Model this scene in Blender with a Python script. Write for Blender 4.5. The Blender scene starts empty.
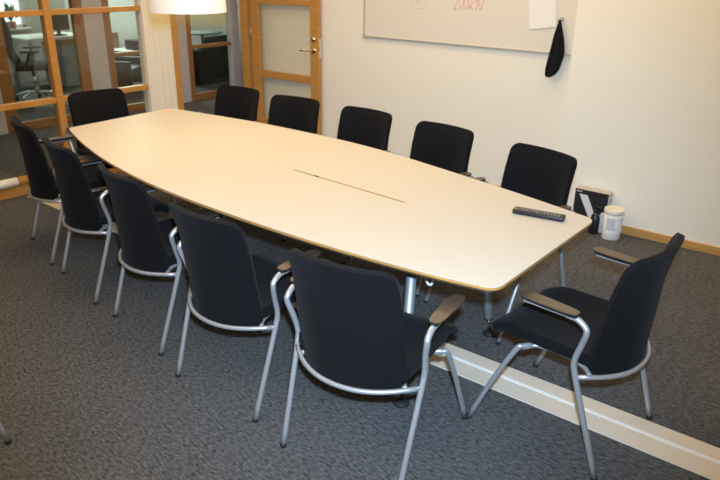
import bpy, bmesh, math, random
from mathutils import Vector, Matrix
random.seed(4)
PI = math.pi
scene = bpy.context.scene
C = scene.collection

# ------------------------------------------------------------------ materials
def new_mat(name):
    m = bpy.data.materials.new(name); m.use_nodes = True
    nt = m.node_tree
    return m, nt, nt.nodes['Principled BSDF'], nt.nodes['Material Output']

def noise_bump(nt, b, scale, strength, dist=0.002, detail=4, coord=None):
    tc = nt.nodes.new('ShaderNodeTexCoord')
    n = nt.nodes.new('ShaderNodeTexNoise'); n.inputs['Scale'].default_value = scale
    n.inputs['Detail'].default_value = detail
    nt.links.new(tc.outputs['Object'], n.inputs['Vector'])
    bp = nt.nodes.new('ShaderNodeBump'); bp.inputs['Strength'].default_value = strength
    bp.inputs['Distance'].default_value = dist
    nt.links.new(n.outputs['Fac'], bp.inputs['Height'])
    nt.links.new(bp.outputs['Normal'], b.inputs['Normal'])
    return n, tc

def plain(name, col, rough=0.5, metal=0.0, spec=0.5, var=0.0, vscale=8.0, bump=0.0, bscale=200.0, emit=None, estr=0.0, coat=0.0):
    m, nt, b, o = new_mat(name)
    b.inputs['Base Color'].default_value = (*col, 1)
    b.inputs['Roughness'].default_value = rough
    b.inputs['Metallic'].default_value = metal
    b.inputs['Specular IOR Level'].default_value = spec
    b.inputs['Coat Weight'].default_value = coat
    if bump: noise_bump(nt, b, bscale, bump)
    if var:
        tc = nt.nodes.new('ShaderNodeTexCoord')
        n = nt.nodes.new('ShaderNodeTexNoise'); n.inputs['Scale'].default_value = vscale
        n.inputs['Detail'].default_value = 5
        nt.links.new(tc.outputs['Object'], n.inputs['Vector'])
        r = nt.nodes.new('ShaderNodeValToRGB')
        r.color_ramp.elements[0].position = 0.3; r.color_ramp.elements[1].position = 0.7
        r.color_ramp.elements[0].color = tuple(c*(1-var) for c in col)+(1,)
        r.color_ramp.elements[1].color = tuple(min(1, c*(1+var)) for c in col)+(1,)
        nt.links.new(n.outputs['Fac'], r.inputs['Fac'])
        nt.links.new(r.outputs['Color'], b.inputs['Base Color'])
    if emit:
        b.inputs['Emission Color'].default_value = (*emit, 1)
        b.inputs['Emission Strength'].default_value = estr
    return m

def wood(name, c0, c1, scale=(1, 1, 14), rough=0.4, spec=0.4):
    m, nt, b, o = new_mat(name)
    tc = nt.nodes.new('ShaderNodeTexCoord')
    mp = nt.nodes.new('ShaderNodeMapping'); mp.inputs['Scale'].default_value = scale
    n = nt.nodes.new('ShaderNodeTexNoise'); n.inputs['Scale'].default_value = 6; n.inputs['Detail'].default_value = 6
    n.inputs['Distortion'].default_value = 0.6
    nt.links.new(tc.outputs['Object'], mp.inputs['Vector']); nt.links.new(mp.outputs['Vector'], n.inputs['Vector'])
    r = nt.nodes.new('ShaderNodeValToRGB')
    r.color_ramp.elements[0].position = .3; r.color_ramp.elements[1].position = .72
    r.color_ramp.elements[0].color = (*c0, 1); r.color_ramp.elements[1].color = (*c1, 1)
    nt.links.new(n.outputs['Fac'], r.inputs['Fac']); nt.links.new(r.outputs['Color'], b.inputs['Base Color'])
    b.inputs['Roughness'].default_value = rough; b.inputs['Specular IOR Level'].default_value = spec
    return m

def glass_mat(name, tint=(0.93, 0.95, 0.93), refl=0.10, rough=0.01):
    m, nt, b, o = new_mat(name)
    nt.nodes.remove(b)
    t = nt.nodes.new('ShaderNodeBsdfTransparent'); t.inputs['Color'].default_value = (*tint, 1)
    g = nt.nodes.new('ShaderNodeBsdfGlossy'); g.inputs['Roughness'].default_value = rough
    mx = nt.nodes.new('ShaderNodeMixShader')
    lw = nt.nodes.new('ShaderNodeLayerWeight'); lw.inputs['Blend'].default_value = .5
    pw = nt.nodes.new('ShaderNodeMath'); pw.operation = 'POWER'; pw.inputs[1].default_value = 5
    nt.links.new(lw.outputs['Facing'], pw.inputs[0])
    mt = nt.nodes.new('ShaderNodeMath'); mt.operation = 'MULTIPLY_ADD'; mt.inputs[1].default_value = .8; mt.inputs[2].default_value = refl
    nt.links.new(pw.outputs[0], mt.inputs[0])
    nt.links.new(mt.outputs[0], mx.inputs[0]); nt.links.new(t.outputs[0], mx.inputs[1]); nt.links.new(g.outputs[0], mx.inputs[2])
    nt.links.new(mx.outputs[0], o.inputs['Surface'])
    return m

def carpet_mat():
    m, nt, b, o = new_mat('carpet')
    L = nt.links.new
    tc = nt.nodes.new('ShaderNodeTexCoord')
    def streak(rot, sc, scale, detail=3):
        mp = nt.nodes.new('ShaderNodeMapping'); mp.inputs['Rotation'].default_value = (0, 0, rot); mp.inputs['Scale'].default_value = sc
        n = nt.nodes.new('ShaderNodeTexNoise'); n.inputs['Scale'].default_value = scale; n.inputs['Detail'].default_value = detail
        n.inputs['Roughness'].default_value = .65
        L(tc.outputs['Object'], mp.inputs['Vector']); L(mp.outputs['Vector'], n.inputs['Vector'])
        return n
    a = streak(0.5, (1, 3.2, 1), 34); d = streak(-0.9, (1, 2.6, 1), 44); e = streak(0, (1, 1, 1), 2.2, 4)
    f = streak(0.2, (1, 1, 1), 210, 2)
    ad = nt.nodes.new('ShaderNodeMath'); ad.operation = 'ADD'; L(a.outputs['Fac'], ad.inputs[0]); L(d.outputs['Fac'], ad.inputs[1])
    m2 = nt.nodes.new('ShaderNodeMath'); m2.operation = 'MULTIPLY_ADD'; m2.inputs[1].default_value = .45; L(f.outputs['Fac'], m2.inputs[0]); L(ad.outputs[0], m2.inputs[2])
    m3 = nt.nodes.new('ShaderNodeMath'); m3.operation = 'MULTIPLY_ADD'; m3.inputs[1].default_value = .22; L(e.outputs['Fac'], m3.inputs[0]); L(m2.outputs[0], m3.inputs[2])
    r = nt.nodes.new('ShaderNodeMapRange'); r.inputs['From Min'].default_value = 1.05; r.inputs['From Max'].default_value = 1.60
    L(m3.outputs[0], r.inputs['Value'])
    cr = nt.nodes.new('ShaderNodeValToRGB')
    cr.color_ramp.elements[0].color = (.031, .032, .035, 1); cr.color_ramp.elements[1].color = (.165, .162, .158, 1)
    L(r.outputs[0], cr.inputs['Fac']); L(cr.outputs['Color'], b.inputs['Base Color'])
    b.inputs['Roughness'].default_value = 1; b.inputs['Specular IOR Level'].default_value = .1
    bp = nt.nodes.new('ShaderNodeBump'); bp.inputs['Strength'].default_value = .6; bp.inputs['Distance'].default_value = .004
    L(m2.outputs[0], bp.inputs['Height']); L(bp.outputs['Normal'], b.inputs['Normal'])
    return m

def fabric_mat(name, c, rough=.85):
    m, nt, b, o = new_mat(name)
    b.inputs['Base Color'].default_value = (*c, 1); b.inputs['Roughness'].default_value = rough
    b.inputs['Sheen Weight'].default_value = .03; b.inputs['Sheen Roughness'].default_value = .5
    b.inputs['Specular IOR Level'].default_value = .15
    tc = nt.nodes.new('ShaderNodeTexCoord')
    v = nt.nodes.new('ShaderNodeTexVoronoi'); v.inputs['Scale'].default_value = 420
    nt.links.new(tc.outputs['Object'], v.inputs['Vector'])
    bp = nt.nodes.new('ShaderNodeBump'); bp.inputs['Strength'].default_value = .3; bp.inputs['Distance'].default_value = .001
    nt.links.new(v.outputs['Distance'], bp.inputs['Height']); nt.links.new(bp.outputs['Normal'], b.inputs['Normal'])
    return m

M = {}
M['carpet'] = carpet_mat()
M['wall'] = plain('wall_paint', (.85, .805, .69), .8, spec=.2, bump=.12, bscale=120)
M['ceiling'] = plain('ceiling_paint', (.8, .78, .74), .9, spec=.1, bump=.1, bscale=90)
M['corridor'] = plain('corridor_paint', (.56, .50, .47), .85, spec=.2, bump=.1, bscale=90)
M['oak'] = wood('honey_oak', (.44, .205, .045), (.56, .285, .075), (1, 1, 12), .38)
M['oak_h'] = wood('honey_oak_horizontal', (.44, .205, .045), (.56, .285, .075), (12, 1, 1), .38)
M['shadedoak'] = wood('honey_oak_shaded', (.27, .125, .035), (.36, .175, .055), (1, 1, 12), .4)  # honey oak again, darkened in its colour for the dimmer corridor light
M['shadedoak_h'] = wood('honey_oak_shaded_horizontal', (.27, .125, .035), (.36, .175, .055), (12, 1, 1), .4)
M['base'] = wood('oak_baseboard', (.48, .25, .075), (.60, .34, .11), (1, 12, 12), .45)
M['ply'] = wood('plywood_edge', (.40, .19, .05), (.58, .31, .09), (1, 1, 60), .5)
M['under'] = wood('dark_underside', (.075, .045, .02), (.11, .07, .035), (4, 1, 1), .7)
M['laminate'] = plain('cream_laminate', (.565, .52, .435), .48, spec=.22, bump=.02, bscale=400)
M['line'] = plain('joint_line', (.50, .43, .33), .6)
M['slotwood'] = plain('slot_wood', (.33, .17, .05), .6)
M['dark'] = plain('dark_plastic', (.012, .012, .013), .42)
M['rubber'] = plain('black_rubber', (.015, .014, .013), .7)
M['fabric'] = fabric_mat('black_fabric', (.0048, .0048, .0058))
M['silver'] = plain('silver_powdercoat', (.47, .475, .48), .34, metal=.55, spec=.5)
M['steel'] = plain('brushed_steel', (.40, .42, .45), .5, metal=.7)
M['chrome'] = plain('chrome', (.8, .8, .82), .12, metal=1)
M['pad_warm'] = plain('black_pad_warm_tint', (.075, .052, .034), .36, spec=.9)  # black pads, with reflected warm light put into the colour as brown
M['alu'] = plain('anodised_strip', (.60, .54, .44), .42, metal=.35, bump=.0)
M['alu_white'] = plain('strip_bead', (.95, .94, .92), .35)
M['glass'] = glass_mat('partition_glass', refl=.045)
M['doorglass'] = glass_mat('door_glass', (.96, .96, .93), refl=.03)
M['board'] = plain('whiteboard_enamel', (.77, .72, .62), .22, spec=.5)
M['boardframe'] = plain('board_frame', (.60, .56, .48), .4, metal=.4)
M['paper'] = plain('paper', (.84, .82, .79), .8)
M['red'] = plain('red_marker', (.84, .47, .38), .7)
M['redfaint'] = plain('rubbed_red_marker', (.78, .58, .49), .7)
M['pink'] = plain('pink_mark', (.95, .50, .36), .6)
M['white'] = plain('white_plastic', (.78, .76, .72), .35)
M['lid'] = plain('cream_lid', (.80, .73, .60), .4)
M['label'] = plain('grey_label', (.55, .56, .58), .6)
M['labelink'] = plain('label_ink', (.48, .50, .52), .6)
M['boxside'] = plain('box_side_card', (.52, .49, .45), .7)
M['boxblack'] = plain('box_black_print', (.014, .014, .015), .5)
M['boxwhite'] = plain('box_white_print', (.70, .68, .66), .6)
M['brass'] = plain('satin_brass', (.62, .52, .36), .25, metal=1)
M['cloth'] = fabric_mat('black_cloth', (.008, .008, .009), .9)
M['desk'] = plain('desk_white', (.68, .69, .64), .5)
M['screen'] = plain('dark_screen', (.055, .038, .030), .25)
M['cabinet'] = wood('cabinet_wood', (.27, .14, .055), (.36, .20, .09), (1, 1, 8), .5)
M['greycab'] = plain('grey_cabinet', (.30, .34, .36), .5)
M['mat'] = plain('chair_mat', (.17, .19, .15), .5)
M['leaf'] = plain('leaf_green', (.06, .14, .03), .5, var=.3, vscale=20)
M['pot'] = plain('pot_clay', (.32, .12, .06), .6)
M['leather'] = plain('black_leather', (.006, .006, .006), .45, bump=.1, bscale=60)
M['greyfab'] = plain('grey_green_disc', (.16, .19, .17), .8)
M['button'] = plain('remote_button', (.16, .15, .15), .5)
M['buttonred'] = plain('remote_power_button', (.45, .08, .04), .5)
M['buttonbrown'] = plain('remote_key_brown', (.30, .23, .15), .5)
M['pane_day'] = plain('daylit_window', (.8, .9, .95), .3, emit=(.80, .95, 1.0), estr=2.6)
M['lightpanel'] = plain('lit_ceiling_panel', (1, 1, 1), .4, emit=(.93, 1, .97), estr=6)
M['backwall'] = plain('office_wall', (.84, .88, .83), .85)
M['cream_wall'] = plain('office_cream_wall', (.52, .52, .45), .85)

# ribbed strip
def rib_mat():
    m, nt, b, o = new_mat('ribbed_aluminium')
    tc = nt.nodes.new('ShaderNodeTexCoord')
    w = nt.nodes.new('ShaderNodeTexWave'); w.bands_direction = 'Y'; w.inputs['Scale'].default_value = 45; w.inputs['Distortion'].default_value = 0
    nt.links.new(tc.outputs['Object'], w.inputs['Vector'])
    bp = nt.nodes.new('ShaderNodeBump'); bp.inputs['Strength'].default_value = .5; bp.inputs['Distance'].default_value = .002
    nt.links.new(w.outputs['Fac'], bp.inputs['Height']); nt.links.new(bp.outputs['Normal'], b.inputs['Normal'])
    b.inputs['Base Color'].default_value = (.78, .69, .56, 1); b.inputs['Metallic'].default_value = .1; b.inputs['Roughness'].default_value = .45
    return m
M['rib'] = rib_mat()
def pillar_mat():
    m, nt, b, o = new_mat('pale_striped_panel')
    tc = nt.nodes.new('ShaderNodeTexCoord')
    mp = nt.nodes.new('ShaderNodeMapping'); mp.inputs['Scale'].default_value = (30, 30, .4)
    n = nt.nodes.new('ShaderNodeTexNoise'); n.inputs['Scale'].default_value = 1.6; n.inputs['Detail'].default_value = 5
    nt.links.new(tc.outputs['Object'], mp.inputs['Vector']); nt.links.new(mp.outputs['Vector'], n.inputs['Vector'])
    r = nt.nodes.new('ShaderNodeValToRGB')
    r.color_ramp.elements[0].position = .3; r.color_ramp.elements[0].color = (.79, .71, .575, 1)
    r.color_ramp.elements[1].position = .7; r.color_ramp.elements[1].color = (.86, .79, .66, 1)
    nt.links.new(n.outputs['Fac'], r.inputs['Fac']); nt.links.new(r.outputs['Color'], b.inputs['Base Color'])
    b.inputs['Roughness'].default_value = .6
    return m
M['pillar'] = pillar_mat()
# lamp shade: glowing white acrylic, amber band
def shade_mat():
    m, nt, b, o = new_mat('white_shade')
    b.inputs['Base Color'].default_value = (.88, .84, .78, 1); b.inputs['Roughness'].default_value = .45
    b.inputs['Emission Color'].default_value = (1, .86, .70, 1); b.inputs['Emission Strength'].default_value = .12
    return m
M['shade'] = shade_mat()
def amber_mat():
    m, nt, b, o = new_mat('amber_acrylic')
    nt.nodes.remove(b)
    t = nt.nodes.new('ShaderNodeBsdfTransparent'); t.inputs['Color'].default_value = (.99, .97, .89, 1)
    g = nt.nodes.new('ShaderNodeBsdfDiffuse'); g.inputs['Color'].default_value = (.55, .46, .28, 1)
    mx = nt.nodes.new('ShaderNodeMixShader'); mx.inputs[0].default_value = .03
    nt.links.new(t.outputs[0], mx.inputs[1]); nt.links.new(g.outputs[0], mx.inputs[2]); nt.links.new(mx.outputs[0], o.inputs['Surface'])
    return m
M['amber'] = amber_mat()
M['bulb'] = plain('lit_bulb', (1, 1, 1), .4, emit=(1, .72, .42), estr=6)

# ------------------------------------------------------------------ mesh helpers
def link(name, bm, mat, parent=None, smooth=False, loc=None, rotz=0):
    me = bpy.data.meshes.new(name)
    bmesh.ops.recalc_face_normals(bm, faces=bm.faces)
    bm.to_mesh(me); bm.free()
    for f in me.polygons: f.use_smooth = smooth
    if isinstance(mat, (list, tuple)):
        for x in mat: me.materials.append(x)
    else: me.materials.append(mat)
    o = bpy.data.objects.new(name, me); C.objects.link(o)
    if parent: o.parent = parent
    if loc is not None: o.location = loc
    o.rotation_euler.z = rotz
    return o

def B(): return bmesh.new()

def box(bm, x0, x1, y0, y1, z0, z1, bev=0.0, seg=2, mi=0):
    r = bmesh.ops.create_cube(bm, size=1)
    vs = r['verts']
    for v in vs:
        v.co = Vector((x0+(v.co.x+.5)*(x1-x0), y0+(v.co.y+.5)*(y1-y0), z0+(v.co.z+.5)*(z1-z0)))
    fs = {f for v in vs for f in v.link_faces}
    for f in fs: f.material_index = mi
    if bev:
        es = {e for v in vs for e in v.link_edges}
        bmesh.ops.bevel(bm, geom=list(es), offset=bev, segments=seg, affect='EDGES', profile=.5)

def catmull(pts, n=6):
    P = [Vector(p) for p in pts]
    if len(P) < 3: return P
    out = []
    for i in range(len(P)-1):
        p0 = P[i-1] if i else P[0]*2-P[1]
        p1, p2 = P[i], P[i+1]
        p3 = P[i+2] if i+2 < len(P) else P[-1]*2-P[-2]
        for k in range(n):
            t = k/n
            out.append(.5*((2*p1)+(-p0+p2)*t+(2*p0-5*p1+4*p2-p3)*t*t+(-p0+3*p1-3*p2+p3)*t**3))
    out.append(P[-1]); return out

def tube(bm, pts, r, sides=12, caps=True, flat=None):
    """sweep a circle along pts; r is a radius or a list of radii"""
    pts = [Vector(p) for p in pts]; n = len(pts)
    rs = r if isinstance(r, (list, tuple)) else [r]*n
    T = []
    for i in range(n):
        a = pts[max(i-1, 0)]; b = pts[min(i+1, n-1)]; T.append((b-a).normalized())
    up = Vector((0, 0, 1)) if abs(T[0].z) < .9 else Vector((0, 1, 0))
    N = (up - T[0]*up.dot(T[0])).normalized()
    rings = []
    for i in range(n):
        if i:
            N = (N - T[i]*N.dot(T[i])).normalized()
        Bn = T[i].cross(N)
        ring = []
        for k in range(sides):
            a = 2*PI*k/sides
            ca, sa = math.cos(a)*rs[i], math.sin(a)*rs[i]
            if flat: ca *= flat
            ring.append(bm.verts.new(pts[i]+N*ca+Bn*sa))
        rings.append(ring)
    for i in range(n-1):
        for k in range(sides):
            bm.faces.new((rings[i][k], rings[i][(k+1) % sides], rings[i+1][(k+1) % sides], rings[i+1][k]))
    if caps:
        bm.faces.new(rings[0][::-1]); bm.faces.new(rings[-1])

def lathe(bm, prof, seg=32, cx=0, cy=0, close=True):
    rings = []
    for (r, z) in prof:
        if r < 1e-5: rings.append([bm.verts.new((cx, cy, z))])
        else: rings.append([bm.verts.new((cx+r*math.cos(2*PI*k/seg), cy+r*math.sin(2*PI*k/seg), z)) for k in range(seg)])
    for a, b in zip(rings, rings[1:]):
        for k in range(seg):
            k2 = (k+1) % seg
            if len(a) == 1 and len(b) == 1: continue
            if len(a) == 1: bm.faces.new((a[0], b[k], b[k2]))
            elif len(b) == 1: bm.faces.new((a[k], b[0], a[k2]))
            else: bm.faces.new((a[k], b[k], b[k2], a[k2]))

def prism(bm, poly, z0, z1, mi=0, side_mi=None):
    a = [bm.verts.new((x, y, z0)) for x, y in poly]; b = [bm.verts.new((x, y, z1)) for x, y in poly]
    f = bm.faces.new(a[::-1]); f.material_index = mi
    f = bm.faces.new(b); f.material_index = mi
    n = len(poly)
    for k in range(n):
        f = bm.faces.new((a[k], a[(k+1) % n], b[(k+1) % n], b[k])); f.material_index = mi if side_mi is None else side_mi

def bake(o, mods):
    for t, kw in mods:
        md = o.modifiers.new(t.lower(), t)
        for k, v in kw.items(): setattr(md, k, v)
    dg = bpy.context.evaluated_depsgraph_get()
    dg.update()
    me = bpy.data.meshes.new_from_object(o.evaluated_get(dg))
    o.modifiers.clear(); o.data = me
    for f in me.polygons: f.use_smooth = True
    return o

def empty(name, loc=(0, 0, 0), rz=0):
    o = bpy.data.objects.new(name, None); C.objects.link(o)
    o.location = loc; o.rotation_euler.z = rz; o.empty_display_size = .1
    return o

def tag(o, label=None, cat=None, group=None, kind=None):
    if label: o['label'] = label
    if cat: o['category'] = cat
    if group: o['group'] = group
    if kind: o['kind'] = kind
    return o
def struct(o): o['kind'] = 'structure'; return o

# ------------------------------------------------------------------ places
XP = -5.337          # glazed partition plane
XC = -7.5            # glazed partition across the corridor
YR = 4.676           # right part of the long wall
YL = 4.93            # left (recessed) part of the long wall
XR, YN = 2.6, -1.6   # walls behind and beside the camera
HC = 2.65

# ------------------------------------------------------------------ room shell
b = B(); box(b, -12.2, XR+.1, YN-.1, 9.6, -.1, 0); struct(link('floor', b, M['carpet']))
b = B(); box(b, -12.2, XR+.1, YN-.1, 9.6, HC, HC+.1); struct(link('ceiling', b, M['ceiling']))
b = B(); box(b, -1.855, XR+.1, YR, YL+.15, 0, HC); struct(link('wall_right', b, M['wall']))
b = B(); box(b, XP-.06, -1.855, YL, YL+.15, 0, HC); struct(link('wall_right', b, M['wall']))
b = B(); box(b, XR, XR+.1, YN-.1, YR, 0, HC); struct(link('wall_back', b, M['wall']))
b = B(); box(b, XP-.03, XR+.1, YN-.1, YN, 0, HC); struct(link('wall_near', b, M['wall']))
# baseboards
b = B(); box(b, -1.86, XR, YR-.016, YR, 0, .058, .003); struct(link('baseboard_right', b, M['base']))
b = B(); box(b, XP+.1, -1.872, YL-.016, YL, 0, .058, .003); struct(link('baseboard_right', b, M['base']))
b = B(); box(b, -1.871, -1.855, YR-.016, YL, 0, .058, .003); struct(link('baseboard_corner', b, M['base']))
# floor strip of the folding wall track
b = B()
box(b, XP+.08, XR, 2.368, 2.474, 0.0, .006, .0015, 1, 0)
box(b, XP+.08, XR, 2.490, 2.576, 0.0, .006, .0015, 1, 0)
box(b, XP+.08, XR, 2.474, 2.490, 0.0, .010, .002, 1, 1)
struct(link('trim_1', b, [M['rib'], M['alu_white']]))

# ------------------------------------------------------------------ glazed partitions
RAILS = [(0.0, .09), (.678, .724), (1.350, 1.392), (2.05, 2.105), (HC-.06, HC)]
def glazed(name, X, posts, y0, y1, panes, mat, solid=(), depth=.035, bottom=.09):
    """posts: (y0,y1); panes: (y0,y1)"""
    fr = empty(name, (X, 0, 0)); struct(fr)
    for (a, c) in posts:
        bb = B(); box(bb, -depth, depth, a, c, 0, HC, .004); link('mullion', bb, mat[0], fr)
    for (a, c) in panes:
        for (z0, z1) in RAILS:
            bb = B(); box(bb, -depth*.8, depth*.8, a, c, z0, z1, .004); link('rail', bb, mat[1], fr)
        for (z0, z1), (z2, z3) in zip(RAILS, RAILS[1:]):
            bb = B(); box(bb, -.003, .003, a-.004, c+.004, z1-.004, z2+.004); link('pane', bb, M['glass'], fr)
    return fr
w1 = glazed('window_1', XP, [(2.768, 2.826), (3.925, 4.0), (1.86, 1.955), (.96, 1.055), (.06, .155), (-.84, -.745)], -1.6, 4.0,
       [(2.826, 3.64), (1.955, 2.768), (1.055, 1.86), (.155, .96), (-.745, .06), (-1.6, -.84)], (M['oak'], M['oak_h']))
# rounded bead on top of the bottom rail
b = B(); tube(b, [(XP+.036, 2.335, .125), (XP+.036, 2.766, .125)], .034, 16); o = link('glazing_bead', b, M['oak_h'], None, True); struct(o)
o.name = 'trim_2'
b = B(); tube(b, [(XP+.036, 1.96, .125), (XP+.036, 2.333, .125)], .0345, 20)  # white cylinder added in place of a bright reflection at the rail
tag(link('glare_roll', b, M['paper'], None, True), 'white roll made up for a bright reflection along the bottom rail of the glass partition', 'painted reflection')
# pale striped pillar closing the partition
b = B()
pts = []
nfl = 10
box(b, XP-.06, XP+.05, 3.635, 3.923, 0, HC, .01)
struct(link('wall_pillar', b, M['pillar']))

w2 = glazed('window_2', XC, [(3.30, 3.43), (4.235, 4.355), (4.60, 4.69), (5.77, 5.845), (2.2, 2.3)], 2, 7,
       [(2.3,2.9), (4.69, 5.60), (5.845, 6.52)], (M['shadedoak'], M['shadedoak_h']))
b = B(); box(b, XC-.003, XC+.003, 3.43, 4.235, .09, 2.1); struct(link('window_4', b, M['glass']))
b = B(); box(b, XC-.03, XC+.03, 3.43, 4.235, 0, .09, .003); struct(link('trim_6', b, M['shadedoak_h']))
for (a, c) in ((2.9, 3.30), (4.355, 4.60), (5.60, 5.77)):
    b = B(); box(b, XC-.05, XC+.03, a, c, 0, HC); struct(link('wall_corridor', b, M['corridor']))
b = B(); box(b, XC-.05, XC+.05, 6.52, 9.5, 0, HC); struct(link('wall_corridor', b, M['corridor']))
b = B(); box(b, XC-.05, XC+.05, -1.7, 2.2, 0, HC); struct(link('wall_corridor', b, M['corridor']))
b = B(); lathe(b, [(.0, 0), (.26, 0), (.26, HC), (0, HC)], 40, -7.05, 6.64); struct(link('wall_column', b, M['wall'], None, True))
for f in bpy.data.objects['wall_column'].data.polygons: f.use_smooth = abs(f.normal.z) < .5
# door opening side (hinge jamb) and lintel
b = B(); box(b, XP-.05, XP+.05, 4.835, YL, 0, HC, .004); struct(link('trim_3', b, M['oak']))
b = B(); box(b, XP-.05, XP+.05, 4.0, 4.835, 2.12, 2.2, .004); struct(link('trim_4', b, M['oak_h']))
b = B(); box(b, XP-.03, XP+.03, 4.0, 4.835, 2.2, HC); struct(link('wall_left', b, M['wall']))
# corridor end walls
b = B(); box(b, -12.2, XP-.06, 9.5, 9.6, 0, HC); struct(link('wall_far', b, M['corridor']))
b = B(); box(b, -12.2, XP-.03, YN-.1, YN, 0, HC); struct(link('wall_near', b, M['corridor']))
b = B(); box(b, XP-.06, XP-.001, YL+.15, 9.5, 0, HC); struct(link('wall_corridor', b, M['corridor']))

# open door leaf standing in the room, parallel to the long wall
d = empty('door_1', (-5.245, 4.865, 0)); struct(d); d.rotation_euler.z = math.radians(1.2)
W = .885
b = B()
def fr(bm, x0, x1, z0, z1): box(bm, x0, x1, -.02, .02, z0, z1, .003)
fr(b, 0, .105, .01, 2.08); fr(b, W-.105, W, .01, 2.08)
for z0, z1 in ((.01, .25), (.675, .742), (1.378, 1.432), (1.98, 2.08)): fr(b, .105, W-.105, z0, z1)
link('door_frame', b, M['oak'], d)
for z0, z1 in ((.25, .675), (.742, 1.378), (1.432, 1.98)):
    b = B(); box(b, .10, W-.10, -.003, .003, z0-.004, z1+.004); link('pane', b, M['doorglass'], d)
h = None
b = B()
lat = []
tube(b, [(W-.055, -.02, .99), (W-.055, -.028, .99)], .024, 24)
tube(b, catmull([(W-.055, -.025, .99), (W-.055, -.06, .99), (W-.075, -.068, .99), (W-.19, -.066, .985)], 5), .0085, 10)
link('door_handle', b, M['brass'], d, True)
b = B(); tube(b, [(W-.055, -.02, 1.09), (W-.055, -.034, 1.09)], .022, 24); tube(b, [(W-.055, -.03, 1.09), (W-.055, -.042, 1.09)], .009, 12)
link('lock_rose', b, M['brass'], d, True)
b = B(); box(b, W-.001, W+.012, -.009, .009, .99, 1.02, .002); box(b, W-.002, W+.002, -.011, .011, .92, 1.10); link('latch_plate', b, M['chrome'], d)
for z in (.25, 1.05, 1.9):
    b = B(); tube(b, [(-.008, -.018, z), (-.008, -.018, z+.09)], .008, 12); link('hinge', b, M['steel'], d, True)

# ------------------------------------------------------------------ whiteboard, paper, cloth
wb = empty('whiteboard', (-2.87, YL, 1.155))
tag(wb, 'large white board with red marker writing on the long wall', 'whiteboard')
b = B(); box(b, -.985, .99, -.018, -.002, .0, 1.2); link('board_surface', b, M['board'], wb)
b = B()
for x0, x1, z0, z1 in ((-.995, 1.0, -.008, .006), (-.995, 1.0, 1.19, 1.21), (-.995, -.980, -.01, 1.21), (.985, 1.0, -.01, 1.21)):
    box(b, x0, x1, -.026, 0, z0, z1, .003)
link('board_frame', b, M['boardframe'], wb)
b = B()   # corner cap
box(b, -1.0, -.965, -.029, 0, -.015, .02, .004); link('corner_cap', b, M['boardframe'], wb)
# handwriting 200x90
def stroke(bm, pts, y=-.0195, r=.0035):
    tube(bm, catmull([(x, y, z) for x, z in pts], 4), r, 6)
b = B()
x0 = -.088; zb = .268; hh = .11
def dig(kind, x, w=.045):
    def P(l): return [(x+(a+.22*c)*w, zb+c*hh+ (x-x0)*.04) for a, c in l]
    if kind == '2': stroke(b, P([(0, .75), (.3, 1), (.75, .85), (.55, .45), (0, 0), (.4, .06), (.9, .02)]))
    if kind == '0': stroke(b, P([(.5, 1), (.1, .7), (.1, .25), (.4, 0), (.8, .3), (.85, .75), (.5, 1)]))
    if kind == 'x':
        stroke(b, P([(0, .5), (.9, .02)])); stroke(b, P([(.85, .55), (0, 0)]))
    if kind == '9': stroke(b, P([(.85, .8), (.4, 1), (.1, .7), (.5, .5), (.85, .8), (.8, .3), (.55, -.08)]))
for i, ch in enumerate('200x90'): dig(ch, x0+i*.044, .041)
link('marker_writing', b, M['red'], wb, True)
b = B(); stroke(b, [(-.42+.07*math.cos(t*.5), .30+.045*math.sin(t*.5)) for t in range(0, 12)], r=.003)
stroke(b, [(-.46, .36), (-.42, .33), (-.45, .30)], r=.003)
link('marker_smudge', b, M['redfaint'], wb, True)

b = B()
def sheet(bm, w, h, n=8):
    A0 = []; A1 = []
    for j in range(n+1):
        z = -h/2+h*j/n; y = -.001-.006*(1-j/n)**2
        A0.append([bm.verts.new((x, y, z)) for x in (-w/2, w/2)]); A1.append([bm.verts.new((x, y+.0006, z)) for x in (-w/2, w/2)])
    for j in range(n):
        bm.faces.new((A0[j][0], A0[j][1], A0[j+1][1], A0[j+1][0])); bm.faces.new((A1[j][0], A1[j+1][0], A1[j+1][1], A1[j][1]))
        for k in (0, 1): bm.faces.new((A0[j][k], A0[j+1][k], A1[j+1][k], A1[j][k]))
    bm.faces.new((A0[0][0], A1[0][0], A1[0][1], A0[0][1])); bm.faces.new((A0[n][0], A0[n][1], A1[n][1], A1[n][0]))
sheet(b, .21, .297)
o = link('paper_sheet', b, M['paper'], None, False, (-2.208, YL-.0195, 1.472)); o.rotation_euler = (0, math.radians(-8), 0)
tag(o, 'white sheet of paper stuck on the whiteboard near its right end', 'paper')

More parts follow.
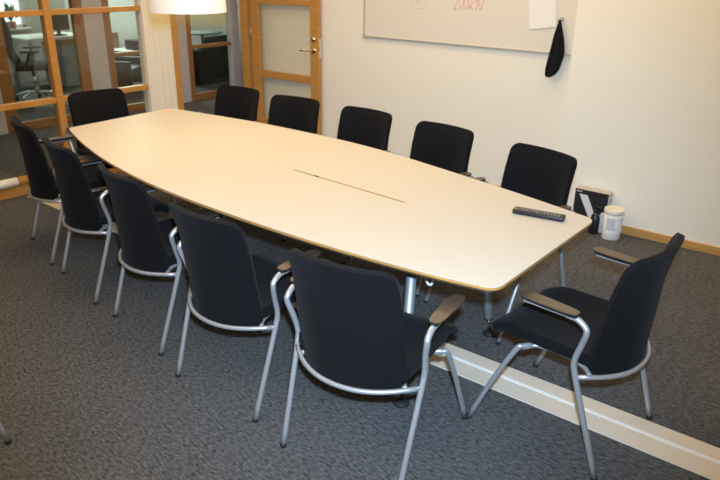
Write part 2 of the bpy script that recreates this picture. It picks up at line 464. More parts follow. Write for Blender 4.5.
# hook magnet + cloth
hk = empty('magnetic_hook', (-2.05, YL-.018, 1.385)); tag(hk, 'small metal hook on the whiteboard holding the black cloth', 'hook')
b = B(); tube(b, [(0, 0, .01), (0, -.012, .01)], .014, 20); link('hook_base', b, M['steel'], hk, True)
b = B(); tube(b, catmull([(0, -.011, .01), (0, -.03, .004), (0, -.042, -.008), (0, -.05, .012)], 4), .0035, 8); tube(b, [(-.028, -.02, .002), (.022, -.024, .012)], .003, 8)
link('hook_arm', b, M['steel'], hk, True)
def cloth_obj():
    bm = B()
    # outline left/right at successive heights below the hook (local x, z)
    prof = [(0, -.007, .009), (-.04, -.016, .030), (-.11, -.034, .060), (-.17, -.042, .080), (-.22, -.049, .090), (-.27, -.058, .088), (-.32, -.068, .080), (-.37, -.074, .058), (-.40, -.074, .025), (-.42, -.070, -.010), (-.43, -.062, -.035)]
    prof = [(z*.94, a*.85, c*.68 if z > -.3 else c*.6) for z, a, c in prof]
    n = 14; front = []; back = []
    for (z, xl, xr) in prof:
        rf = []; rb = []
        for i in range(n+1):
            t = i/n; x = xl+(xr-xl)*t
            fold = .010*math.sin(t*PI*3.2+z*5)*min(1, -z*6+.2)
            th = .012*math.sin(PI*t)**.5+.002
            rf.append(bm.verts.new((x, -.040+fold-th, z))); rb.append(bm.verts.new((x, -.036+fold*.6+th*.6, z)))
        front.append(rf); back.append(rb)
    for j in range(len(prof)-1):
        for i in range(n):
            bm.faces.new((front[j][i], front[j][i+1], front[j+1][i+1], front[j+1][i]))
            bm.faces.new((back[j][i], back[j+1][i], back[j+1][i+1], back[j][i+1]))
        bm.faces.new((front[j][0], front[j+1][0], back[j+1][0], back[j][0]))
        bm.faces.new((front[j][n], back[j][n], back[j+1][n], front[j+1][n]))
    for i in range(n):
        bm.faces.new((front[0][i], back[0][i], back[0][i+1], front[0][i+1]))
        bm.faces.new((front[-1][i], front[-1][i+1], back[-1][i+1], back[-1][i]))
    return bm
cl = link('cleaning_cloth', cloth_obj(), M['cloth'], None, True, (-2.05, YL-.018, 1.39))
tag(cl, 'black cloth hanging from the hook at the right end of the whiteboard', 'cloth')

# ------------------------------------------------------------------ pendant lamp
lp = empty('pendant_lamp', (-3.33, 2.6, 1.481)); tag(lp, 'white drum pendant lamp hanging above the far half of the table', 'lamp')
b = B()
R = .216
lathe(b, [(R, 0), (R*.99, .05), (R*.96, .13), (R*.93, .22), (R*.925, .225), (R*.92, .22), (R*.95, .13), (R*.98, .05), (R*.99, 0), (R, 0)], 64)
link('lamp_shade', b, M['shade'], lp, True)
b = B(); lathe(b, [(R*.985, -.078), (R*.985, .01), (R*.975, .01), (R*.975, -.078), (R*.985, -.078)], 64); link('amber_rim', b, M['amber'], lp, True)
b = B(); lathe(b, [(0, .205), (R*.93, .205), (R*.93, .212), (0, .212)], 48); link('diffuser', b, M['shade'], lp)
b = B(); lathe(b, [(0, .07), (.03, .085), (.042, .12), (.03, .15), (.015, .17), (.015, .205)], 24); link('bulb', b, M['bulb'], lp, True)
b = B(); tube(b, [(0, 0, .21), (0, 0, HC-1.47)], .004, 8); link('cable', b, M['dark'], lp, True)

# ------------------------------------------------------------------ table
def bez(p0, p1, p2, n):
    return [((1-t)**2*p0[0]+2*t*(1-t)*p1[0]+t*t*p2[0], (1-t)**2*p0[1]+2*t*(1-t)*p1[1]+t*t*p2[1]) for t in [i/n for i in range(n+1)]]
def round_corners(P, rad):
    out = []
    n = len(P)
    return out
near_pts = [(-4.20, 2.235), (-3.80, 2.092), (-3.395, 1.975), (-3.02, 1.897), (-2.70, 1.852), (-2.30, 1.828), (-1.90, 1.821), (-1.55, 1.832), (-1.20, 1.860), (-.912, 1.905)]
far_pts = [(-.908, 2.792), (-1.326, 2.908), (-1.852, 3.033), (-2.30, 3.125), (-2.757, 3.168), (-3.45, 3.165), (-4.25, 3.075)]
outline = []
A = [tuple(v[:2]) for v in catmull([(x, y, 0) for x, y in near_pts], 7)]
F = [tuple(v[:2]) for v in catmull([(x, y, 0) for x, y in far_pts], 7)]
poly = A+F
def fillet(poly, ids, rad, n=7):
    out = []
    N = len(poly)
    corners = [Vector(poly[i]) for i in ids]
    tagged = [(p, i in ids) for i, p in enumerate(poly) if i in ids or all((Vector(p)-q).length > rad*1.1 for q in corners)]
    poly = [p for p, _ in tagged]; ids = {i for i, (_, c) in enumerate(tagged) if c}; N = len(poly)
    for i, p in enumerate(poly):
        if i in ids:
            P = Vector(p); a = Vector(poly[i-1]); c = Vector(poly[(i+1) % N])
            u = (a-P).normalized(); v = (c-P).normalized()
            p0 = P+u*rad; p2 = P+v*rad
            out += bez(p0, P, p2, n)
        else: out.append(p)
    return out
poly = fillet(poly, {0, len(A)-1, len(A), len(A)+len(F)-1}, .055)
tb = empty('meeting_table', (-2.55, 2.48, 0)); tag(tb, 'long boat-shaped meeting table with a cream top and plywood edge', 'table')
tpoly = [(x+2.55, y-2.48) for x, y in poly]
def inset(P, k):
    out = []
    N = len(P)
    for i in range(N):
        a = Vector(P[i-1]); c = Vector(P[(i+1) % N]); t = (c-a).normalized(); nn = Vector((-t.y, t.x))
        out.append((P[i][0]+nn.x*k, P[i][1]+nn.y*k))
    return out
b = B()
prism(b, tpoly, .7325, .735); link('tabletop', b, M['laminate'], tb)
b = B(); 
low = inset(tpoly, .022)
a_ = [b.verts.new((x, y, .7325)) for x, y in tpoly]; m_ = [b.verts.new((x, y, .722)) for x, y in tpoly]; l_ = [b.verts.new((x, y, .710)) for x, y in low]
N = len(tpoly)
for k in range(N):
    k2 = (k+1) % N
    b.faces.new((a_[k], a_[k2], m_[k2], m_[k])); b.faces.new((m_[k], m_[k2], l_[k2], l_[k]))
b.faces.new(a_); b.faces.new(l_[::-1])
link('table_edge', b, M['ply'], tb)
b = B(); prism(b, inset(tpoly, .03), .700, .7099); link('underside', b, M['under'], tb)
# joint and cable slot
ax = Vector((-.738, .053, 0)).normalized(); pv = Vector((ax.y, -ax.x, 0))
b = B()
def strip(bm, p, q, w, z0, z1):
    p = Vector((*p, 0))-Vector((-2.55, 2.48, 0)); q = Vector((*q, 0))-Vector((-2.55, 2.48, 0))
    d_ = (q-p).normalized(); s = Vector((-d_.y, d_.x, 0))*w/2
    prism(bm, [tuple((p+s)[:2]), tuple((p-s)[:2]), tuple((q-s)[:2]), tuple((q+s)[:2])], z0, z1)
strip(b, (-2.70, 1.83), (-2.63, 3.15), .0018, .7345, .7353)
link('joint_line', b, M['line'], tb)
b = B(); strip(b, (-2.425, 2.497), (-1.672, 2.443), .011, .7345, .7356); link('cable_slot', b, M['slotwood'], tb)
b = B(); strip(b, (-2.27, 2.4855), (-2.235, 2.483), .012, .7356, .7366); link('slot_clip', b, M['dark'], tb)
b = B()
s0, s1 = Vector((-2.425, 2.497)), Vector((-1.66, 2.442))
off = Vector((.07, .99))*.062
for (p, q) in ((s0+off, s1+off), (s0-off, s1-off), (s0+off, s0-off), (s1+off, s1-off)): strip(b, p, q, .0012, .7345, .7352)
link('flap_line', b, M['line'], tb)
# legs: splayed tube with thinner foot stem and round pad
def table_leg(x, y, lx, ly):
    x += 2.55; y -= 2.48
    P = lambda z: Vector((x+lx*z, y+ly*z, z))
    b = B(); tube(b, [P(.10), P(.105), P(.70)], [.018, .0215, .0215], 20); lg = link('leg', b, M['steel'], tb, True)
    b = B(); tube(b, [P(.016), P(.12)], .008, 12); link('foot_stem', b, M['chrome'], lg, True)
    b = B(); lathe(b, [(0, 0), (.036, 0), (.038, .006), (.030, .015), (.010, .019), (0, .019)], 28, x, y); link('foot_pad', b, M['rubber'], lg, True)
for x, y, sx, sy in ((-1.365, 2.028, -.067, .17), (-1.355, 2.80, -.067, -.17), (-3.80, 2.30, .067, .17), (-3.80, 2.95, .067, -.17)):
    table_leg(x, y, sx, sy)
b = B()
box(b, -1.25, 1.14, -.06, -.01, .655, .700, .004); box(b, -1.25, 1.14, .05, .10, .655, .700, .004)
box(b, 1.10, 1.16, -.36, .24, .67, .700, .004); box(b, -1.25, -1.19, -.1, .38, .67, .700, .004)
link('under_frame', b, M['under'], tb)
b = B(); box(b, .1, .95, -.11, .11, .58, .60, .004); box(b, .1, .95, -.11, -.10, .58, .655); box(b, .1, .95, .10, .11, .58, .655)
link('cable_tray', b, M['dark'], tb)
b = B(); tube(b, catmull([(-1.325, 2.10, .699), (-1.315, 2.10, .630), (-1.28, 2.10, .590), (-1.252, 2.105, .600), (-1.245, 2.12, .63), (-1.26, 2.14, .699)], 6), .0035, 8)
o = link('power_cable', b, plain('brown_cable', (.20, .15, .10), .5), None, True); tag(o, 'thin brown cable loop hanging under the near end of the table', 'cable')
b = B(); tube(b, catmull([(-1.34, 2.115, .699), (-1.335, 2.11, .62), (-1.315, 2.105, .565), (-1.295, 2.105, .560), (-1.285, 2.11, .595)], 6), .0055, 8)
tag(link('cable_hook', b, M['white'], None, True), 'short pale bent hook under the table beside the brown cable loop', 'hook')

# ------------------------------------------------------------------ remote, mark
rm = empty('remote_control', (-1.115, 2.668, .7352), math.radians(9.5)); tag(rm, 'black remote control lying on the near end of the table', 'remote control')
b = B(); box(b, -.112, .112, -.026, .026, .001, .022, .006, 3); link('remote_body', b, M['dark'], rm, True)
k = 0
for i in range(13):
    for j in range(3):
        b = B(); x = -.098+i*.0155; y = -.014+j*.014
        box(b, x-.005, x+.005, y-.0042, y+.0042, .0215, .0240, .001, 1)
        mm = M['buttonred'] if (i == 0 and j == 2) else (M['buttonbrown'] if (i+j) % 3 == 0 else M['button'])
        link('remote_button', b, mm, rm)
b = B(); lathe(b, [(0, .7352), (.040, .7352), (.039, .7362), (0, .7362)], 24, -4.19, 3.005)  # flat pinkish red disc on the table top
tag(link('round_mark', b, M['pink']), 'small round pinkish red mark on the far corner of the table', 'mark')

# ------------------------------------------------------------------ things by the wall
bx = empty('product_box', (-1.540, 4.612, 0), 0); tag(bx, 'black cardboard box with white diagonal stripe standing against the wall', 'box')
b = B()
box(b, -.120, .120, -.035, .045, 0, .288, .0015, 1); link('carton', b, M['boxside'], bx)
b = B(); box(b, -.1185, .1185, -.0368, -.0345, .002, .286); link('printed_front', b, M['boxblack'], bx)
b = B()
def quad_xz(bm, pts, y0, y1):
    a = [bm.verts.new((x, y0, z)) for x, z in pts]; c = [bm.verts.new((x, y1, z)) for x, z in pts]
    bm.faces.new(a); bm.faces.new(c[::-1]); n = len(pts)
    for i in range(n): bm.faces.new((a[i], a[(i+1) % n], c[(i+1) % n], c[i]))
quad_xz(b, [(-.088, .252), (-.028, .252), (.045, .11), (.02, .055)], -.0378, -.0366)
quad_xz(b, [(.055, .09), (.085, .15), (.105, .15), (.105, .0), (.055, .0)][:5], -.0378, -.0366)
link('white_stripe', b, M['boxwhite'], bx)
b = B()
for i in range(5): box(b, -.108+i*.008, -.102+i*.008, -.0378, -.0366, .268, .275)
link('small_print', b, M['boxwhite'], bx)

sb = empty('spray_bottle', (-1.478, 4.535, 0)); tag(sb, 'small black spray bottle standing between the box and white tub', 'bottle')
b = B(); lathe(b, [(0, 0), (.030, 0), (.033, .006), (.033, .10), (.028, .13), (.013, .152), (.012, .165), (0, .165)], 28); link('bottle_body', b, M['dark'], sb, True)
b = B(); lathe(b, [(0, .160), (.016, .160), (.016, .178), (.010, .182), (0, .182)], 20); box(b, -.012, .035, -.009, .009, .178, .205, .004)
tube(b, catmull([(.030, 0, .185), (.034, 0, .165), (.026, 0, .145)], 4), .004, 8); link('trigger_head', b, M['dark'], sb, True)

tu = empty('plastic_tub', (-1.353, 4.528, 0), math.radians(-20)); tag(tu, 'white plastic tub with a cream lid and grey label on the floor', 'tub')
r = .064
b = B(); lathe(b, [(0, 0), (r*.93, 0), (r*.97, .004), (r, .19), (0, .19)], 48); o = link('tub_body', b, M['white'], tu, True)
b = B(); lathe(b, [(0, .185), (r*1.05, .185), (r*1.06, .190), (r*1.06, .208), (r*1.02, .214), (r*.92, .214), (r*.90, .210), (0, .210)], 48); link('lid', b, M['lid'], tu, True)
def band(bm, rad, a0, a1, z0, z1, n=14, taper=.0):
    v0 = [bm.verts.new((rad*math.cos(a0+(a1-a0)*i/n), rad*math.sin(a0+(a1-a0)*i/n), z0)) for i in range(n+1)]
    v1 = [bm.verts.new((rad*math.cos(a0+(a1-a0)*i/n), rad*math.sin(a0+(a1-a0)*i/n), z1)) for i in range(n+1)]
    for i in range(n): bm.faces.new((v0[i], v0[i+1], v1[i+1], v1[i]))
b = B(); band(b, r*1.004, math.radians(-95), math.radians(30), .05, .165); link('label_sheet', b, M['paper'], tu, True)
b = B()
for i in range(8): band(b, r*1.008, math.radians(-88), math.radians(-35+random.uniform(-8, 6)), .150-i*.011, .157-i*.011, 8)
link('label_text', b, M['labelink'], tu, True)
for f in bpy.data.objects['tub_body'].data.polygons: f.use_smooth = abs(f.normal.z) < .5
for f in bpy.data.objects['lid'].data.polygons: f.use_smooth = abs(f.normal.z) < .5

# ------------------------------------------------------------------ meeting chair
def make_chair():
    root = empty('meeting_chair', (0, 0, 0))
    # backrest: shell wrapping round the sitter
    nu, nv = 26, 16
    bm = B(); g = []
    HWb, HWt = .217, .211
    z0, z1 = .383, .853
    def side_x(z):
        pts = [(.38, -.142), (.45, -.150), (.56, -.170), (.70, -.192), (.80, -.220), (.86, -.246)]
        for (a, xa), (c, xc) in zip(pts, pts[1:]):
            if z <= c: t = (z-a)/(c-a); return xa+(xc-xa)*t
        return pts[-1][1]
    def bulge(z): t = (z-.38)/.48; return .100*(1-t)+.042*t
    for j in range(nv+1):
        row = []
        for i in range(nu+1):
            u = math.sin(PI/2*(-1+2*i/nu)); v = math.sin(PI/2*j/nv)
            # squash the parameter rectangle so its corners become round
            w = HWb+(HWt-HWb)*v
            y = u*w
            rt = .042; rb_ = .065
            top = z1; bot = z0
            e = abs(y)-(w-rt)
            if e > 0: top = z1-rt*(1-math.sqrt(max(0, 1-(e/rt)**2)))
            e = abs(y)-(w-rb_)
            if e > 0: bot = z0+rb_*(1-math.sqrt(max(0, 1-(e/rb_)**2)))*.7
            z = bot+(top-bot)*v
            x = side_x(z)-bulge(z)*(1-abs(u)**2.1)
            row.append(bm.verts.new((x, y, z)))
        g.append(row)
    for j in range(nv):
        for i in range(nu): bm.faces.new((g[j][i], g[j][i+1], g[j+1][i+1], g[j+1][i]))
    bk = link('backrest', bm, M['fabric'], root, True)
    bake(bk, [('SOLIDIFY', dict(thickness=.024, offset=0)), ('BEVEL', dict(width=.009, segments=3, limit_method='ANGLE', angle_limit=math.radians(50)))])
    # seat pad
    bm = B(); g = []; n1, n2 = 18, 16
    for j in range(n2+1):
        row = []
        for i in range(n1+1):
            u = math.sin(PI/2*(-1+2*i/n1)); v = j/n2
            w = .232-.006*v
            y = u*w; rf = .038
            xf = .254; e = abs(y)-(w-rf)
            if e > 0: xf -= rf*(1-math.sqrt(max(0, 1-(e/rf)**2)))*.8
            xb = -.165-.065*(1-abs(u)**2)
            x = xb+(xf-xb)*v
            z = .437+.012*abs(u)**2-.03*max(0, (v-.8)/.2)**2+.004*v+.006*(1-v)
            row.append(bm.verts.new((x, y, z)))
        g.append(row)
    for j in range(n2):
        for i in range(n1): bm.faces.new((g[j][i], g[j+1][i], g[j+1][i+1], g[j][i+1]))
    st = link('seat', bm, M['fabric'], root, True)
    bake(st, [('SOLIDIFY', dict(thickness=.042, offset=0)), ('BEVEL', dict(width=.016, segments=3, limit_method='ANGLE', angle_limit=math.radians(50)))])
    RT = .0112
    # back frame band
    b = B()
    pts = []
    for i in range(17):
        a = -1+2*i/16
        pts.append((-.135-.128*(1-abs(a)**2.2), .262*a, .392-.010*(1-a*a)))
    tube(b, pts, .0095, 10); link('back_frame', b, M['silver'], root, True)
    # seat frame under the pad
    b = B()
    for s in (-1, 1):
        tube(b, catmull([(.103, s*.232, .400), (.06, s*.19, .408), (-.05, s*.18, .408), (-.13, s*.195, .400), (-.166, s*.222, .388)], 4), .0095, 8)
    tube(b, [(.05, -.19, .404), (.05, .19, .404)], .009, 8); tube(b, [(-.10, -.19, .404), (-.10, .19, .404)], .009, 8)
    link('seat_frame', b, M['silver'], root, True)
    for s in (-1, 1):
        b = B()   # rear leg running up into the arm
        leg = [(-.252, s*.255, .008), (-.236, s*.256, .062)]
        path = [Vector(p) for p in leg]+[Vector(v) for v in catmull([(-.236, s*.256, .062), (-.185, s*.261, .22), (-.130, s*.267, .395), (-.120, s*.270, .455), (-.140, s*.278, .53), (-.156, s*.289, .585), (-.150, s*.289, .608), (-.118, s*.289, .628), (-.075, s*.289, .632)], 5)][1:]
        tube(b, path, RT, 12); lg = link('rear_leg', b, M['silver'], root, True)
        b = B(); tube(b, [(-.255, s*.255, 0), (-.252, s*.255, .014)], .0125, 12); link('foot_cap', b, M['rubber'], lg, True)
        b = B()   # front leg
        path = [Vector((.290, s*.272, .008)), Vector((.270, s*.270, .062))]+catmull([(.270, s*.270, .062), (.195, s*.260, .24), (.122, s*.250, .392), (.103, s*.236, .408), (.085, s*.205, .408)], 5)[1:]
        tube(b, path, RT*.95, 12); lg = link('front_leg', b, M['silver'], root, True)
        b = B(); tube(b, [(.292, s*.272, 0), (.290, s*.272, .014)], .0125, 12); link('foot_cap', b, M['rubber'], lg, True)
        # arm pad, long rounded lozenge, tilted slightly up at the front
        b = B()
        ol = []
        L0, L1 = -.118, .106
        prof = [(L0, .012), (L0+.012, .021), (L0+.05, .026), (0.02, .030), (.08, .028), (.098, .022), (L1, .010)]
        ol = [(x, w) for x, w in prof]+[(x, -w) for x, w in prof[::-1]]
        vt = [b.verts.new((x, s*.289+w, .652+.03*(x-L0)*.9)) for x, w in ol]
        vm = [b.verts.new((x, s*.289+w*1.0, .647+.03*(x-L0)*.9)) for x, w in ol]
        b.faces.new(vt); b.faces.new(vm[::-1])
        for k in range(len(ol)):
            k2 = (k+1) % len(ol); b.faces.new((vm[k], vm[k2], vt[k2], vt[k]))
        ar = link('armrest', b, M['pad_warm'], root)
        b = B()
        va = [b.verts.new((x, s*.289+w*1.0, .647+.03*(x-L0)*.9)) for x, w in ol]
        vb = [b.verts.new((x*.97-.004, s*.289+w*.62, .634+.03*(x-L0)*.9)) for x, w in ol]
        b.faces.new(va); b.faces.new(vb[::-1])
        for k in range(len(ol)):
            k2 = (k+1) % len(ol); b.faces.new((vb[k], vb[k2], va[k2], va[k]))
        link('armrest_base', b, M['dark'], ar)
        b = B(); box(b, -.105, .09, s*.289-.011, s*.289+.011, .627, .635, .002, 1); link('arm_bracket', b, M['silver'], ar)
    return root

def kids(o, allo): return [c for c in allo if c.parent == o]
def copy_tree(o, allo, parent=None):
    c = o.copy(); C.objects.link(c); c.parent = parent
    for ch in kids(o, allo): copy_tree(ch, allo, c)
    return c
proto = make_chair()
allo = list(C.objects)
chairs = [
 # x, y, heading, label
 (-.775, 2.372, 175, 'black chair with armrests tinted by painted warm light at the near short end of the table'),
 (-1.335, 1.788, 97, 'black chair seen from behind, nearest the camera on the aisle side'),
 (-2.010, 1.800, 89.7, 'black chair seen from behind, second from the camera on the aisle side'),
 (-2.690, 1.900, 81, 'middle one of the five black chairs along the aisle side'),
 (-3.395, 1.998, 79.5, 'black chair second from the glass partition on the aisle side'),
 (-4.040, 2.130, 74.5, 'black chair closest to the glass partition on the aisle side, its back tipped left'),
 (-4.43, 2.71, -7, 'black chair at the far short end of the table before the glass partition'),
 (-3.995, 3.31, -85, 'black chair across the table just left of the open glazed door'),
 (-3.372, 3.300, -83, 'black chair across the table in front of the open glazed door'),
 (-2.755, 3.295, -92, 'black chair across the table below the left end of the whiteboard'),
 (-2.125, 3.230, -96, 'black chair across the table below the whiteboard, second from the floor tub'),
 (-1.464, 3.092, -105, 'black chair across the table nearest to the black box and tub'),
 (-2.581, .485, 20, 'chair mostly cut off by the lower left picture edge, only its foot showing'),
]
for i, (x, y, hdg, lab) in enumerate(chairs):
    o = proto if i == 0 else copy_tree(proto, allo)
    o.location = (x, y, 0); o.rotation_euler.z = math.radians(hdg)
    tag(o, lab, 'chair', 'black meeting chairs around the table')
    if i == 12: o['group'] = 'spare chair'

# ------------------------------------------------------------------ offices across the corridor
XB = -10.6
b = B(); box(b, XB-.1, XB, 2.0, 4.0, 0, HC); struct(link('wall_office', b, M['cream_wall']))
b = B(); box(b, XB-.1, XB, 5.22, 5.9, 0, HC); box(b, XB-.1, XB, 4.0, 5.22, 0, .80); box(b, XB-.1, XB, 4.0, 5.22, 2.1, HC); struct(link('wall_office', b, M['cream_wall']))
b = B(); box(b, XB-.1, XB, 5.9, 9.5, 0, HC); struct(link('wall_office', b, M['backwall']))
b = B(); box(b, XB, XC-.05, 2.4, 2.5, 0, HC); struct(link('wall_office', b, M['cream_wall']))
wn = empty('window_3', (XB, 4.6, 0)); struct(wn)
b = B()
for y0, y1, z0, z1 in ((-.6, -.55, .8, 2.1), (.57, .62, .8, 2.1), (-.6, .62, .8, .85), (-.6, .62, 2.05, 2.1)): box(b, -.06, .02, y0, y1, z0, z1, .003)
link('window_frame', b, M['desk'], wn)
b = B(); box(b, -.05, -.04, -.55, .57, .85, 2.05); link('pane', b, M['pane_day'], wn)
b = B(); box(b, 0, .14, -.65, .66, .775, .80, .004); link('window_sill', b, M['desk'], wn)
# desk
dk = empty('office_desk', (-9.85, 5.17, 0)); tag(dk, 'white desk with grey drawers beyond the glass partition', 'desk')
b = B(); box(b, -.35, .35, -.50, .42, .70, .74, .004); link('desk_top', b, M['desk'], dk)
b = B(); box(b, -.3, .25, .02, .38, .03, .60, .005); link('drawer_unit', b, M['greycab'], dk)
b = B(); box(b, -.3, .27, .02, .38, .60, .70); link('desk_rail', b, M['cabinet'], dk)
b = B(); box(b, -.31, -.26, -.46, -.41, 0, .7, .004); link('leg', b, M['steel'], dk)
b = B(); box(b, .26, .31, -.46, -.41, 0, .7, .004); link('leg', b, M['steel'], dk)
mo = empty('computer_monitor', (-9.70, 5.26, .74)); tag(mo, 'dark monitor standing on the white desk behind the glass', 'monitor')
b = B(); box(b, -.02, .02, -.20, .15, .075, .31, .004); link('screen', b, M['screen'], mo)
b = B(); box(b, -.10, .06, -.10, .08, 0, .012, .003); box(b, -.03, -.015, -.03, .02, .01, .2); link('stand', b, M['dark'], mo)
# office chair with silver base
oc = empty('office_chair', (-8.98, 4.43, 0), math.radians(60)); tag(oc, 'black office swivel chair with a chrome star base behind the glass', 'chair')
b = B(); box(b, -.20, .22, -.22, .22, .42, .50, .03, 3); link('seat', b, M['fabric'], oc, True)
b = B()
for j in range(9):
    pass
tubep = catmull([(-.20, 0, .50), (-.27, 0, .65), (-.27, 0, .85), (-.33, 0, 1.13)], 5)
g = []
for P in tubep:
    row = []
    w = .20-.06*abs((P.z-.75)/.4)
    for s_ in range(9):
        u = -1+s_/4; row.append(b.verts.new((P.x+.05*u*u, u*w, P.z)))
    g.append(row)
for r0, r1 in zip(g, g[1:]):
    for k in range(8): b.faces.new((r0[k], r0[k+1], r1[k+1], r1[k]))
o = link('backrest', b, M['fabric'], oc, True); bake(o, [('SOLIDIFY', dict(thickness=.05, offset=0)), ('BEVEL', dict(width=.015, segments=2, limit_method='ANGLE', angle_limit=.8))])
b = B(); tube(b, [(0, 0, .10), (0, 0, .43)], .028, 14); link('gas_lift', b, M['chrome'], oc, True)
for k in range(5):
    a = 2*PI*k/5+.3
    b = B(); tube(b, catmull([(0, 0, .13), (.14*math.cos(a), .14*math.sin(a), .115), (.28*math.cos(a), .28*math.sin(a), .075)], 4), .020, 10)
    lg = link('base_arm', b, M['chrome'], oc, True)
    b = B(); tube(b, [(.28*math.cos(a)-.02*math.sin(a), .28*math.sin(a)+.02*math.cos(a), .03), (.28*math.cos(a)+.02*math.sin(a), .28*math.sin(a)-.02*math.cos(a), .03)], .03, 16)
    link('castor', b, M['dark'], lg, True)
for s_ in (-1, 1):
    b = B(); tube(b, catmull([(-.05, s_*.22, .46), (-.05, s_*.27, .52), (0, s_*.27, .66)], 4), .014, 8); box(b, -.10, .12, s_*.27-.03, s_*.27+.03, .655, .68, .008); link('armrest', b, M['dark'], oc)
b = B(); lathe(b, [(0, 0), (.55, 0), (.55, .004), (0, .004)], 48, -9.0, 4.55); tag(link('floor_mat', b, M['mat']), 'round grey green mat under the office swivel chair', 'mat')
# potted plant on the window sill
pp = empty('potted_plant', (-10.52, 4.98, .80)); tag(pp, 'leafy green plant in a clay pot on the office window sill', 'plant')
b = B(); lathe(b, [(0, 0), (.05, 0), (.068, .10), (.060, .10), (0, .09)], 24); link('pot', b, M['pot'], pp, True)
b = B()
for k in range(46):
    a = random.uniform(0, 2*PI); l = random.uniform(.18, .38); el = random.uniform(.5, 1.45)
    p0 = Vector((0, 0, .09)); dr = Vector((math.cos(a)*math.cos(el)*.55, math.sin(a)*math.cos(el), math.sin(el)))
    p1 = p0+dr*l*.6; p2 = p0+dr*l+Vector((0, 0, -.05*math.cos(el)))
    s_ = dr.cross(Vector((0, 0, 1))).normalized()*random.uniform(.010, .020)
    v = [b.verts.new(p0), b.verts.new(p1-s_), b.verts.new(p2), b.verts.new(p1+s_)]
    b.faces.new(v)
bmesh.ops.solidify(b, geom=b.faces[:], thickness=.002)
link('foliage', b, M['leaf'], pp)
# second office: cabinet, dark sideboard and pale desk
b = B(); box(b, XB, XB+.30, 6.44, 6.58, .42, .66, .004); cb = link('wall_cabinet', b, M['cabinet']); tag(cb, 'small brown cabinet on the bright wall of the second office', 'cabinet')
ac = empty('low_armchair', (-8.65, 5.52, 0), math.radians(35)); tag(ac, 'dark low armchair behind the glass in front of the bright office wall', 'chair')
b = B(); box(b, -.26, .26, -.24, .24, .26, .38, .03, 3); link('seat', b, M['leather'], ac, True)
b = B(); box(b, -.28, -.18, -.24, .24, .30, .60, .03, 3); link('backrest', b, M['leather'], ac, True)
for s_ in (-1, 1):
    b = B(); box(b, -.27, .24, s_*.27-.035, s_*.27+.035, .12, .48, .02, 2); link('armrest', b, M['leather'], ac, True)
    for t_ in (-.22, .2):
        b = B(); tube(b, [(t_, s_*.22, 0), (t_, s_*.22, .27)], .014, 8); link('leg', b, M['steel'], ac, True)
sd = empty('side_desk', (-9.95, 6.85, 0)); tag(sd, 'pale desk in the second office with a dark case on it', 'desk')
b = B(); box(b, -.35, .35, -.5, .5, .37, .41, .004); link('desk_top', b, M['desk'], sd)
b = B(); box(b, -.33, .33, -.45, .45, 0, .37, .004); link('desk_body', b, M['screen'], sd)
b = B(); box(b, -10.1, -9.85, 6.55, 6.75, .412, .56, .01); tag(link('storage_case', b, M['dark']), 'dark case standing on the pale desk in the second office', 'case')
# third office: black sofa
sf = empty('black_sofa', (-8.75, 7.6, 0)); tag(sf, 'black sofa behind the glazing beyond the open door', 'sofa')
b = B(); box(b, -.40, .40, -.85, .85, .08, .42, .04, 3); link('sofa_seat', b, M['cloth'], sf, True)
b = B(); box(b, .22, .42, -.85, .85, .30, .55, .04, 3); link('sofa_back', b, M['cloth'], sf, True)
for s_ in (-1, 1):
    b = B(); box(b, -.40, .42, s_*.95-.10, s_*.95+.10, .05, .52, .04, 3); link('sofa_arm', b, M['cloth'], sf, True)
b = B(); box(b, -.36, .36, -.9, .9, 0, .08); link('plinth', b, M['dark'], sf)
b = B(); box(b, -8.50, -8.36, 6.85, 7.35, .551, .70, .05, 4); tag(link('sofa_cushion', b, M['cloth'], None, True), 'black cushion on top of the sofa back beyond the door', 'cushion')
b = B(); lathe(b, [(0, .58), (.33, .58), (.35, .60), (.33, .62), (0, .62)], 40, -9.85, 7.95); lathe(b, [(0, 0), (.2, 0), (.2, .02), (.03, .03), (.03, .58)], 24, -9.85, 7.95)  # flat round disc on a thin stem
tag(link('round_disc', b, M['greyfab'], None, True), 'round grey green disc on a stem behind the black sofa', 'table')

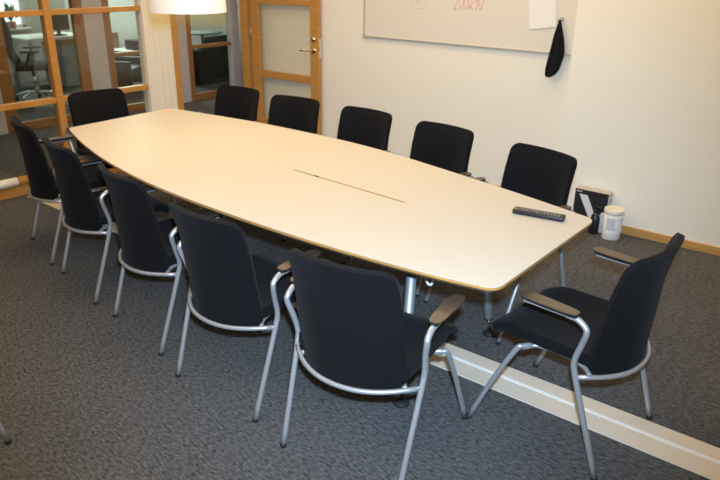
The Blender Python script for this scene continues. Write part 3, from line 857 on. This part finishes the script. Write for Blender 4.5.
# ------------------------------------------------------------------ lights
def area(name, loc, size, power, col, rot=(0, 0, 0), sizey=None, spread=None):
    l = bpy.data.lights.new(name, 'AREA'); l.energy = power; l.color = col; l.size = size
    if sizey: l.shape = 'RECTANGLE'; l.size_y = sizey
    o = bpy.data.objects.new(name, l); C.objects.link(o); o.location = loc; o.rotation_euler = rot
    return o
WARM = (1, .73, .43)
area('ceiling_light_table', (-3.2, 2.5, HC-.02), 3.4, 61, WARM, sizey=1.8)
area('ceiling_light_wall', (-1.8, 4.1, HC-.02), 5.0, 32, WARM, sizey=.3)
area('ceiling_light_aisle', (-2.2, .3, HC-.02), 4.0, 32, WARM, sizey=1.0)
area('corridor_light', (-6.3, 5.2, HC-.02), .6, 40, (1, .78, .60), sizey=4.5)
area('office_light_one', (-9.2, 4.2, HC-.02), .8, 4, (.9, 1, .97), sizey=.8)
area('office_light_two', (-10.3, 6.8, HC-.02), .4, 95, (.9, 1, .95), sizey=.7)
l = bpy.data.lights.new('pendant_bulb', 'POINT'); l.energy = 4; l.color = (1, .74, .46); l.shadow_soft_size = .05
o = bpy.data.objects.new('pendant_bulb', l); C.objects.link(o); o.location = (-3.33, 2.6, 1.50)

# ------------------------------------------------------------------ camera (and its flash)
fpx = 677.93; yaw, pitch, roll = .668310, .387386, .012349
f = Vector((-math.sin(yaw)*math.cos(pitch), math.cos(yaw)*math.cos(pitch), -math.sin(pitch)))
r0 = Vector((math.cos(yaw), math.sin(yaw), 0)); u0 = r0.cross(f)
c, s = math.cos(roll), math.sin(roll)
rr = c*r0+s*u0; uu = -s*r0+c*u0
cam = bpy.data.cameras.new('camera'); co = bpy.data.objects.new('camera', cam); C.objects.link(co)
Mx = Matrix((rr, uu, -f)).transposed().to_4x4(); Mx.translation = Vector((0, 0, 1.75))
co.matrix_world = Mx
cam.sensor_width = 36; cam.lens = fpx/720*36; cam.clip_end = 60; cam.clip_start = .05
cam.dof.use_dof = True; cam.dof.focus_distance = 3.0; cam.dof.aperture_fstop = 4.5
scene.camera = co
fl = bpy.data.lights.new('camera_flash', 'SPOT'); fl.energy = 700; fl.color = (.54, .75, 1.0); fl.shadow_soft_size = .03
fl.spot_size = math.radians(76); fl.spot_blend = 1.0
fo = bpy.data.objects.new('camera_flash', fl); C.objects.link(fo)
Mf = Mx.copy(); Mf.translation = Vector((0, 0, 1.75))+uu*.13+rr*.03
fo.matrix_world = Mf

w = bpy.data.worlds.new('world'); scene.world = w; w.use_nodes = True
w.node_tree.nodes['Background'].inputs[0].default_value = (.5, .5, .55, 1); w.node_tree.nodes['Background'].inputs[1].default_value = .1
vs = scene.view_settings
scene.display_settings.display_device = 'sRGB'
vs.view_transform = 'Standard'; vs.look = 'None'; vs.gamma = 1; vs.use_curve_mapping = False; vs.exposure = 0.0
